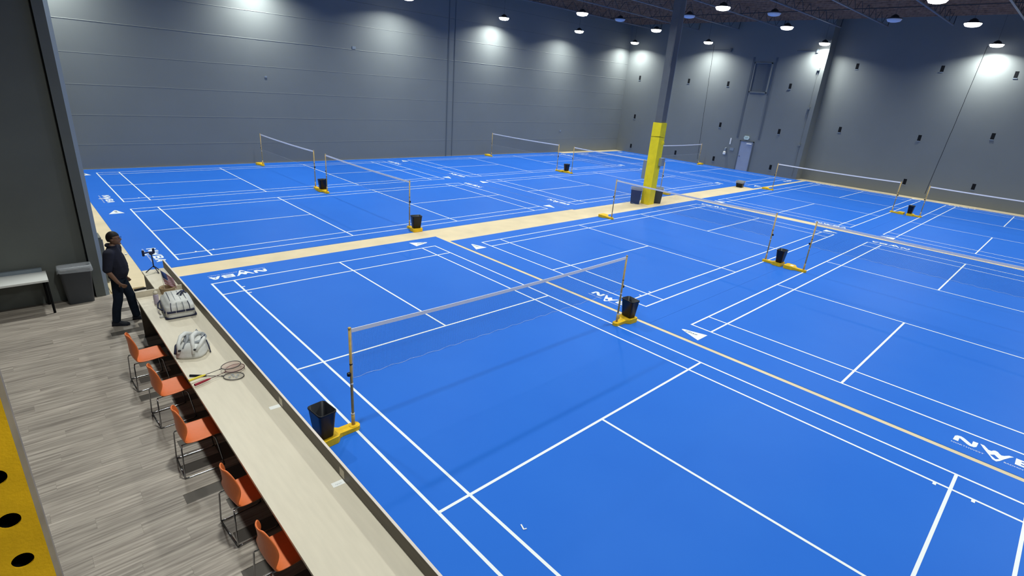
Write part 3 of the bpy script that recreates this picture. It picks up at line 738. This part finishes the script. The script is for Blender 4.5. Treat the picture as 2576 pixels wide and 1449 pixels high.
for xs in (-0.13, -0.045, 0.045, 0.13):
    pts = [(xs, -0.338, 0.14), (xs, -0.338, 0.175), (xs*0.98, -0.318, 0.215), (xs*0.9, -0.285, 0.252), (xs*0.85, 0.0, 0.262), (xs*0.85, 0.24, 0.260), (xs*0.95, 0.31, 0.22)]
    MB().tube(pts, 0.006, 5).build('quilt_seam', M_BAGG if abs(xs) < 0.1 else M_NAVY, bg)
MB().tube([(-0.205,-0.16,0.11),(-0.245,-0.10,0.10),(-0.27,0.06,0.085),(-0.245,0.2,0.11),(-0.19,0.23,0.16)], 0.012, 6).build('carry_handle', M_NAVY, bg, smooth=True)
MB().tube([(0.06,-0.02,0.265),(0.10,0.08,0.300),(0.14,0.18,0.27)], 0.014, 6).tube([(0.02,0.05,0.27),(0.1,0.14,0.29),(0.16,0.08,0.26)], 0.010, 6).build('top_buckle', M_NAVY, bg, smooth=True)
MB().box(-0.222, -0.19, -0.28, 0.26, 0.10, 0.13).build('side_stripe', M_NAVY, bg)
MB().loft([[(-0.214, y_, z_) for (y_, z_) in L_] for L_ in ([(-0.27,0.03),(0.26,0.03),(0.26,0.09),(-0.27,0.09)],)] + [[(-0.222, y_, z_) for (y_, z_) in [(-0.26,0.035),(0.25,0.035),(0.25,0.085),(-0.26,0.085)]]]).build('side_pocket', M_BAGG, bg)
MB().lathe([(0.02,0),(0.03,0.01),(0.02,0.03)], 8, (-0.26,-0.18,0)).build('strap_end', M_BAGW, bg)

bp = thing('backpack', 'white and grey backpack lying open with its straps up', 'bag', (-4.44, 2.06, ZK), R(-28))
sculpt_box(0.36, 0.46, 0.20, 0.35, 3.2, bulge=0.10).build('body', M_BAGW, bp, smooth=True)
MB().loft([[(x_*s_*1.08+0.03, y_*s_*1.15+0.05, z_) for (x_, y_) in [(0.13*math.cos(2*PI*k/20), 0.15*math.sin(2*PI*k/20)) for k in range(20)]] for (s_, z_) in ((1.05, 0.188), (0.98, 0.212), (0.80, 0.205), (0.70, 0.180))], False, True).build('back_panel', M_BAGG, bp, smooth=True)
MB().tube([(-0.06,0.20,0.19),(-0.11,0.12,0.235),(-0.13,0.0,0.245),(-0.13,-0.13,0.20),(-0.12,-0.22,0.09)], [0.030,0.032,0.03,0.026,0.02], 8).build('shoulder_strap', M_BAGW, bp, smooth=True)
MB().tube([(0.06,0.20,0.19),(0.03,0.10,0.245),(0.02,-0.03,0.255),(0.05,-0.15,0.205),(0.07,-0.24,0.08)], [0.030,0.034,0.032,0.027,0.02], 8).build('shoulder_strap', M_BAGW, bp, smooth=True)
MB().tube([(-0.185,0.12,0.10),(-0.19,-0.05,0.13),(-0.17,-0.18,0.07)], 0.020, 6).build('navy_side_strap', M_NAVY, bp, smooth=True)
MB().tube([(-0.15,0.17,0.12),(-0.08,0.10,0.215),(-0.03,-0.06,0.235),(-0.06,-0.20,0.15)], [0.012,0.02,0.022,0.014], 6).build('padded_strip', M_BAGG, bp, smooth=True)
MB().tube([(0.12,0.12,0.17),(0.155,0.0,0.20),(0.145,-0.12,0.185),(0.10,-0.21,0.11)], [0.03,0.026,0.024,0.02], 8).build('side_bolster', M_BAGW, bp, smooth=True)
MB().tube([(0.10,0.20,0.18),(0.15,0.10,0.212),(0.13,-0.02,0.222)], 0.007, 6).build('dark_zip', M_NAVY, bp, smooth=True)
MB().tube([(-0.02,0.22,0.19),(0.0,0.26,0.23),(0.04,0.22,0.19)], 0.010, 6).build('grab_loop', M_BAGG, bp, smooth=True)
MB().tube([(0.17,0.05,0.15),(0.21,-0.02,0.10),(0.24,-0.07,0.01)], 0.008, 6).build('loose_strap', M_NAVY, bp, smooth=True)
for (x_, y_) in ((-0.10, -0.20), (0.085, -0.19)):
    MB().lathe([(0.016, 0), (0.020, 0.012), (0.012, 0.02)], 10, (x_, y_-0.02, 0.125)).build('strap_buckle', M_BLACKP, bp)

bt = thing('water_bottle', 'lilac bottle with a pale lid standing behind the racket bag', 'bottle', (-4.47, 4.17, ZK))
MB().lathe([(0.036,0),(0.04,0.01),(0.04,0.15),(0.036,0.17),(0.03,0.18)], 16).build('body', M_LILAC, bt, smooth=True)
MB().lathe([(0.033,0.18),(0.034,0.215),(0.026,0.225)], 14).tube([(-0.025,0,0.222),(0,0,0.245),(0.025,0,0.222)], 0.006, 6).build('lid', M_COUNTER, bt, smooth=True)
pt = thing('tan_pot', 'tan round pot holding a small flag at the counter end', 'pot', (-4.25, 4.40, ZK))
MB().lathe([(0.06,0),(0.085,0.03),(0.11,0.11),(0.117,0.165),(0.117,0.19),(0.105,0.19),(0.10,0.16),(0.07,0.05)], 20).build('pot', M_CLAY, pt, smooth=True)
MB().lathe([(0.118,0.165),(0.123,0.170),(0.123,0.188),(0.118,0.192)], 20, cap=False).build('rim', M_CLAY, pt, smooth=True)
fl = thing('small_flag', 'small striped flag with a blue corner stuck in the tan pot', 'flag', (-4.25, 4.42, ZK+0.06))
MB().tube([(-0.03,0,0.0),(-0.055,0.0,0.46)], 0.004, 6).build('stick', M_COUNTER, fl)
def cloth(u0, u1, v0, v1, m, name):
    q = MB(); N = 8
    def P(u, v):
        wv = 0.015*math.sin(u*9+v*4)
        return (-0.052+0.03*(1-v)+u*0.16, wv-0.05*u, 0.44-0.26*(1-v)-u*0.17*(0.6+0.4*v))
    for i in range(N):
        for j in range(3):
            a, b = u0+(u1-u0)*i/N, u0+(u1-u0)*(i+1)/N; c_, d = v0+(v1-v0)*j/3, v0+(v1-v0)*(j+1)/3
            q.quad([P(a, c_), P(b, c_), P(b, d), P(a, d)])
    bmesh.ops.remove_doubles(q.bm, verts=q.bm.verts, dist=1e-5)
    o = q.build(name, m, fl, smooth=True); o.modifiers.new('solid', 'SOLIDIFY').thickness = 0.002
cloth(0, 0.42, 0.46, 1.0, M_FLAGB, 'canton')
for k in range(13):
    v0 = k/13; v1 = (k+1)/13
    cloth(0.42 if k >= 6 else 0.0, 1.0, v0, v1, M_FLAGR if k % 2 == 0 else M_FLAGW, 'stripe')

tr = thing('mini_tripod', 'small dark phone tripod on the narrow shelf', 'tripod', (-4.18, 5.84, ZK+0.010), R(20))
MB().tube([(0,0,0.10),(0,0,0.36)], 0.011, 8).build('stem', M_NAVY, tr, smooth=True)
for k in range(3):
    a = R(120*k+30); MB().tube([(0.01*math.cos(a),0.01*math.sin(a),0.12),(0.14*math.cos(a),0.14*math.sin(a),0.006)], 0.009, 6).build('leg', M_NAVY, tr, smooth=True)
MB().box(-0.03, 0.03, -0.02, 0.02, 0.36, 0.40).tube([(-0.13,0,0.42),(0.05,0,0.40)], 0.012, 6).build('head', M_NAVY, tr)
MB().box(-0.16, -0.13, -0.015, 0.015, 0.36, 0.47).box(0.03, 0.06, -0.015, 0.015, 0.37, 0.47).build('phone_clamp', M_NAVY, tr)

# ------------------------------------------------------------ things on the lounge side
tb = thing('side_table', 'white topped side table against the dark wall', 'table', (0, 0, 0.010))
MB().box(-8.2, -5.73, 6.53, 7.13, 0.635, 0.67).build('top', M_WHITE, tb, bevel=0.004)
MB().box(-8.2, -5.78, 7.10, 7.16, 0.67, 0.74).build('back_upstand', M_BOXGREY, tb)
for (x, y) in ((-5.76, 6.57), (-5.80, 7.08), (-8.1, 6.57), (-8.1, 7.08)):
    MB().tube([(x, y, 0.635), (x+0.01, y, 0)], 0.02, 8).build('leg', M_BLACK, tb)
MB().box(-8.1, -5.8, 7.06, 7.09, 0.56, 0.635).build('apron', M_BLACK, tb)
gt = thing('low_gate', 'low dark gate panel folded behind the pillar', 'gate', (-4.76, 7.74, 0))
MB().box(-0.03, 0.03, 0, 0.42, 0.06, 1.05).build('panel', M_WALLD, gt, bevel=0.005)
MB().tube([(0.04,0.03,0.06),(0.04,0.03,1.0)], 0.012, 8).build('hinge_rod', M_STEEL, gt)
MB().tube([(0.03,0.36,0.3),(0.07,0.36,0.28),(0.07,0.36,0.16)], 0.01, 6).build('latch', M_STEEL, gt)
tag(MB().prism([(-4.80,7.14),(-4.42,7.14),(-4.42,7.18),(-4.22,7.18),(-4.16,7.76),(-4.80,7.80)], 0.001, 0.035).build('threshold_board', M_CREAM, bevel=0.004), 'cream threshold board where plank floor meets court floor', 'board')
tag(MB().prism([(-4.42,7.02),(-4.20,7.05),(-4.20,7.12),(-4.42,7.09)], 0.010, 0.035).build('black_strip', M_BLACK, bevel=0.004), 'short black strip on the floor behind the man', 'strip')
p = onz(1315, 1328, ZM)
sc = thing('tape_scrap', 'tiny white bent scrap lying on the nearest court', 'scrap', (p.x, p.y, ZM), R(-20))
MB().box(-0.008, 0.008, -0.03, 0.05, 0.003, 0.006).build('long_end', M_CARD, sc)
MB().box(0.006, 0.035, -0.034, -0.022, 0.003, 0.010).build('short_end', M_CARD, sc)

# perforated yellow rack upright right beside the camera
ru = thing('rack_upright', 'perforated yellow steel rack upright at the left edge', 'rack post', (0, 0, 0))
hy = (CAM+ray(20, 1312)*0.74).y
hc = [ony(*q, hy) for q in ((20, 1312), (55, 1412), (-6, 1203))]
hx = sum(h.x for h in hc)/3; hzs = sorted(h.z for h in hc); dzh = (hzs[2]-hzs[0])/2
xl, xr, yf = hx-0.044, hx+0.0285, hy
ztop, zbot = 5.4, 0.010
mbr = MB()
zh = []
z = hzs[1]
while z > 3.0: z -= dzh
while z < 4.9: zh.append(z); z += dzh
rad = 0.0125; n = 24
def face_with_holes(mb, y):
    zc = zh[0]-dzh/2
    mb.quad([(xl,y,zbot),(xr,y,zbot),(xr,y,zc),(xl,y,zc)])
    for zz in zh:
        sq = []
        for k in range(n):
            a = 2*PI*k/n; c_, s_ = math.cos(a), math.sin(a)
            m_ = max(abs(c_), abs(s_)); sx, sz = c_/m_, s_/m_
            px_ = hx+ (sx*(xr-hx) if sx > 0 else sx*(hx-xl)); pz = zz+sz*dzh/2
            sq.append((px_, y, pz))
        ci = [(hx+rad*math.cos(2*PI*k/n), y, zz+rad*math.sin(2*PI*k/n)) for k in range(n)]
        ci2 = [(q[0], y+0.003, q[2]) for q in ci]
        for k in range(n):
            j = (k+1) % n
            mb.quad([sq[k], sq[j], ci[j], ci[k]])
            mb.quad([ci[k], ci[j], ci2[j], ci2[k]])
    zc2 = zh[-1]+dzh/2
    mb.quad([(xl,y,zc2),(xr,y,zc2),(xr,y,ztop),(xl,y,ztop)])
face_with_holes(mbr, yf)
mbr.build('punched_face', M_RACK, ru)
MB().loft([[(xr,yf,z),(xr+0.006,yf+0.005,z),(xr+0.006,yf+0.028,z),(xr+0.003,yf+0.028,z),(xr+0.003,yf+0.006,z),(xr,yf+0.003,z)] for z in (zbot, ztop)]).build('side_flange', M_RACKS, ru)
MB().loft([[(xl,yf,z),(xl-0.006,yf+0.005,z),(xl-0.006,yf+0.028,z),(xl-0.003,yf+0.028,z),(xl-0.003,yf+0.006,z),(xl,yf+0.003,z)] for z in (zbot, ztop)]).build('side_flange', M_RACK, ru)
MB().box(xl-0.005, xr+0.005, yf+0.027, yf+0.030, zbot, ztop).build('rear_web', M_BLACK, ru)
MB().box(xl-0.05, xr+0.05, yf-0.03, yf+0.11, zbot, zbot+0.008).build('foot_plate', M_RACK, ru)

# ------------------------------------------------------------ the standing man
def skin_mesh(name, verts, edges, root=0, sub=2):
    me = bpy.data.meshes.new(name); me.from_pydata([v[0] for v in verts], edges, [])
    o = bpy.data.objects.new(name, me); COL.objects.link(o)
    md = o.modifiers.new('skin', 'SKIN'); md.branch_smoothing = 0.4
    if not me.skin_vertices: me.skin_vertices.new(name='')
    for i, v in enumerate(verts):
        r_ = v[1] if isinstance(v[1], tuple) else (v[1], v[1])
        me.skin_vertices[0].data[i].radius = r_
        me.skin_vertices[0].data[i].use_root = i == root
    s = o.modifiers.new('sub', 'SUBSURF'); s.levels = sub; s.render_levels = sub
    bpy.context.view_layer.update()
    out = bpy.data.meshes.new_from_object(o.evaluated_get(bpy.context.evaluated_depsgraph_get()))
    bpy.data.objects.remove(o)
    return out
man = thing('person', 'man in dark shirt and jeans standing by the counter end', 'person', (-4.80, 5.44, 0.010), R(-24))
HP, RK, RA, LK, LA = (0,0,0.93), (-0.03,-0.115,0.50), (-0.12,-0.13,0.085), (0.10,0.10,0.50), (0.13,0.12,0.085)
RS, RE, RW = (-0.01,-0.195,1.385), (-0.05,-0.275,1.10), (0.075,-0.265,0.87)
LS, LE, LWr = (-0.01,0.195,1.385), (-0.05,0.265,1.10), (0.03,0.25,0.86)
V = [(HP,(0.10,0.12)), ((0,0,1.08),(0.10,0.125)), ((0.0,0,1.25),(0.10,0.13)), ((-0.01,0,1.36),(0.075,0.11)), ((0.0,0,1.46),0.056), ((0.02,0,1.54),0.055),
     ((0,-0.10,0.86),0.085), (RK,0.062), ((-0.08,-0.12,0.32),0.058), (RA,0.042), ((-0.105,-0.13,0.04),0.030), ((0.01,-0.14,0.030),0.022),
     ((0,0.10,0.86),0.085), (LK,0.062), ((0.11,0.11,0.32),0.058), (LA,0.042), ((0.15,0.12,0.04),0.030), ((0.26,0.12,0.030),0.022),
     (RS,0.055), (RE,0.046), (RW,0.030), (LS,0.055), (LE,0.046), (LWr,0.030)]
E_ = [(0,1),(1,2),(2,3),(3,4),(4,5),(0,6),(6,7),(7,8),(8,9),(9,10),(10,11),(0,12),(12,13),(13,14),(14,15),(15,16),(16,17),(3,18),(18,19),(19,20),(3,21),(21,22),(22,23)]
def hand(wi, w_, dirv, sidev):
    d = Vector(dirv).normalized(); s = Vector(sidev).normalized(); nrm = d.cross(s)
    w_ = Vector(w_); pi_ = len(V)
    palm = w_+d*0.055
    V.append((tuple(palm), (0.024, 0.016))); E_.append((wi, pi_))
    for k, (off, ln) in enumerate(((-0.030, 0.070), (-0.010, 0.082), (0.010, 0.076), (0.028, 0.060))):
        a = palm+d*0.035+s*off; i = len(V)
        V.append((tuple(a), 0.010)); E_.append((pi_, i))
        b = a+d*ln*0.5-nrm*0.010; V.append((tuple(b), 0.009)); E_.append((i, i+1))
        c_ = b+d*ln*0.3-nrm*0.030; V.append((tuple(c_), 0.008)); E_.append((i+1, i+2))
    i = len(V); a = w_+d*0.035-s*0.035; V.append((tuple(a), 0.011)); E_.append((pi_, i))
    b = a+d*0.04-s*0.018-nrm*0.01; V.append((tuple(b), 0.009)); E_.append((i, i+1))
hand(20, RW, (0.55,0.22,-0.6), (0.6,0.2,0.6))
hand(23, LWr, (0.35,-0.15,-0.9), (0.9,0.0,0.35))
me_b = skin_mesh('body_skin', V, E_)
bm = bmesh.new(); bm.from_mesh(me_b)
def add_ell(c, r_, sub=3):
    g = bmesh.ops.create_icosphere(bm, subdivisions=sub, radius=1.0)
    for v in g['verts']: v.co = Vector((v.co.x*r_[0]+c[0], v.co.y*r_[1]+c[1], v.co.z*r_[2]+c[2]))
    return g['verts']
HC = Vector((0.045, 0, 1.615))
for v in add_ell(HC, (0.098, 0.078, 0.115), 4):
    d = v.co-HC
    if d.z < -0.03: v.co.x += 0.012; v.co.y *= 0.9
    if d.x > 0.05 and abs(d.z-0.012) < 0.018 and 0.012 < abs(d.y) < 0.045: v.co.x -= 0.010
add_ell(HC+Vector((0.102,0,-0.018)), (0.020,0.014,0.022), 2)
add_ell(HC+Vector((0.085,0,-0.058)), (0.018,0.026,0.008), 2)
add_ell(HC+Vector((0.075,0,-0.095)), (0.028,0.032,0.022), 2)
for sy in (-1, 1): add_ell(HC+Vector((-0.005, sy*0.078, -0.012)), (0.020,0.010,0.030), 2)
me2 = bpy.data.meshes.new('body_raw'); bm.to_mesh(me2); bm.free()
o = bpy.data.objects.new('tmp', me2); COL.objects.link(o)
rm = o.modifiers.new('rm', 'REMESH'); rm.mode = 'VOXEL'; rm.voxel_size = 0.0065; rm.use_smooth_shade = True
bpy.context.view_layer.update()
me3 = bpy.data.meshes.new_from_object(o.evaluated_get(bpy.context.evaluated_depsgraph_get()))
bpy.data.objects.remove(o)
me3.materials.clear(); me3.materials.append(M_SKIN)
link('body', me3, man)
def wear(name, chains, m, voxel=0.012, smooth=6):
    bm = bmesh.new()
    for ch in chains:
        for (pa, ra), (pb, rb) in zip(ch, ch[1:]):
            pa, pb = Vector(pa), Vector(pb)
            N = max(2, int((pb-pa).length/0.025))
            for k in range(N+1):
                t_ = k/N; c_ = pa.lerp(pb, t_); r_ = [ra[i]+(rb[i]-ra[i])*t_ for i in range(3)]
                g = bmesh.ops.create_icosphere(bm, subdivisions=2, radius=1.0)
                for v in g['verts']: v.co = Vector((v.co.x*r_[0]+c_.x, v.co.y*r_[1]+c_.y, v.co.z*r_[2]+c_.z))
    me = bpy.data.meshes.new(name+'_raw'); bm.to_mesh(me); bm.free()
    o = bpy.data.objects.new('tmp', me); COL.objects.link(o)
    rm = o.modifiers.new('rm', 'REMESH'); rm.mode = 'VOXEL'; rm.voxel_size = voxel; rm.use_smooth_shade = True
    sm = o.modifiers.new('sm', 'SMOOTH'); sm.iterations = smooth; sm.factor = 0.5
    bpy.context.view_layer.update()
    out = bpy.data.meshes.new_from_object(o.evaluated_get(bpy.context.evaluated_depsgraph_get()))
    bpy.data.objects.remove(o)
    out.name = name; out.materials.clear(); out.materials.append(m)
    return link(name, out, man)
REu = tuple(Vector(RS).lerp(Vector(RE), 0.90)); LEu = tuple(Vector(LS).lerp(Vector(LE), 0.90))
b3 = lambda r_: (r_, r_, r_)
st = wear('shirt', [[((0.0,0,0.91),(0.150,0.175,0.05)), ((0.02,0,1.0),(0.165,0.182,0.05)), ((0.02,0,1.12),(0.165,0.186,0.05)), ((0.005,0,1.27),(0.148,0.188,0.05)), ((-0.01,0,1.37),(0.118,0.180,0.05)), ((-0.005,0,1.44),(0.085,0.10,0.04)), ((-0.005,0,1.47),(0.074,0.080,0.03))],
    [((-0.01,-0.12,1.385),b3(0.085)), (RS,b3(0.088)), (REu,b3(0.074))], [((-0.01,0.12,1.385),b3(0.085)), (LS,b3(0.088)), (LEu,b3(0.074))]], M_SHIRT)
MB().tube([(0.066*math.cos(a)-0.008, 0.072*math.sin(a), 1.485+0.012*math.cos(a+PI)) for a in [2*PI*k/24 for k in range(24)]], [0.014+0.016*max(0, -math.cos(2*PI*k/24)) for k in range(24)], 8, True).build('hood_collar', M_SHIRT, st, smooth=True)
MB().box(0.150, 0.176, 0.055, 0.105, 1.285, 1.305).build('chest_logo', M_CARD, st)
wear('jeans', [[((0,0,0.93),(0.130,0.160,0.05)), ((0,0,0.86),(0.125,0.160,0.06))], [((0,-0.085,0.84),b3(0.098)), (RK,b3(0.078)), ((-0.085,-0.122,0.30),b3(0.072)), ((-0.115,-0.13,0.10),b3(0.068))],
    [((0,0.085,0.84),b3(0.098)), (LK,b3(0.078)), ((0.11,0.11,0.30),b3(0.072)), ((0.13,0.12,0.10),b3(0.068))]], M_JEANS)
for (ax, ay) in ((-0.115,-0.135), (0.14,0.12)):
    P = []
    for (x_, hw_, z0_, zt) in ((-0.075,0.030,0,0.07), (-0.05,0.042,0,0.10), (0.02,0.044,0,0.095), (0.10,0.050,0,0.065), (0.165,0.045,0,0.05), (0.195,0.022,0,0.035)):
        P.append([(ax+x_, ay-hw_, 0.0), (ax+x_, ay+hw_, 0.0), (ax+x_, ay+hw_*0.95, zt*0.55), (ax+x_, ay+hw_*0.5, zt), (ax+x_, ay-hw_*0.5, zt), (ax+x_, ay-hw_*0.95, zt*0.55)])
    so = MB().loft(P).build('shoe', M_SHOE, man, smooth=False, bevel=0.004)
    MB().box(ax-0.076, ax+0.17, ay-0.046, ay+0.046, -0.0, 0.014).build('sole', M_BLACK, so)
# hair cap
bm = bmesh.new(); g = bmesh.ops.create_icosphere(bm, subdivisions=4, radius=1.0)
for v in g['verts']:
    c_ = v.co.copy(); v.co = Vector((HC.x-0.008+c_.x*0.105, c_.y*0.086, HC.z+0.010+c_.z*0.120))
rem = [v for v in bm.verts if (v.co.z-HC.z) < (0.045 if v.co.x-HC.x > 0.02 else (0.0 if v.co.x-HC.x > -0.03 else -0.055)) ]
bmesh.ops.delete(bm, geom=rem, context='VERTS')
me = bpy.data.meshes.new('hair'); bm.to_mesh(me); bm.free(); me.materials.append(M_HAIR)
for p_ in me.polygons: p_.use_smooth = True
hr = link('hair', me, man); hr.modifiers.new('s', 'SOLIDIFY').thickness = 0.012
gl = MB()
for sy in (-1, 1):
    gl.tube([(HC.x+0.104-0.004*abs(math.cos(2*PI*k/12)), sy*0.036+0.024*math.cos(2*PI*k/12), HC.z+0.010+0.017*math.sin(2*PI*k/12)) for k in range(12)], 0.0022, 5, True)
    gl.tube([(HC.x+0.098, sy*0.060, HC.z+0.014), (HC.x+0.0, sy*0.084, HC.z+0.012)], 0.002, 5)
gl.tube([(HC.x+0.106,-0.012,HC.z+0.014),(HC.x+0.106,0.012,HC.z+0.014)], 0.002, 5)
gl.build('glasses', M_BLACKP, man)
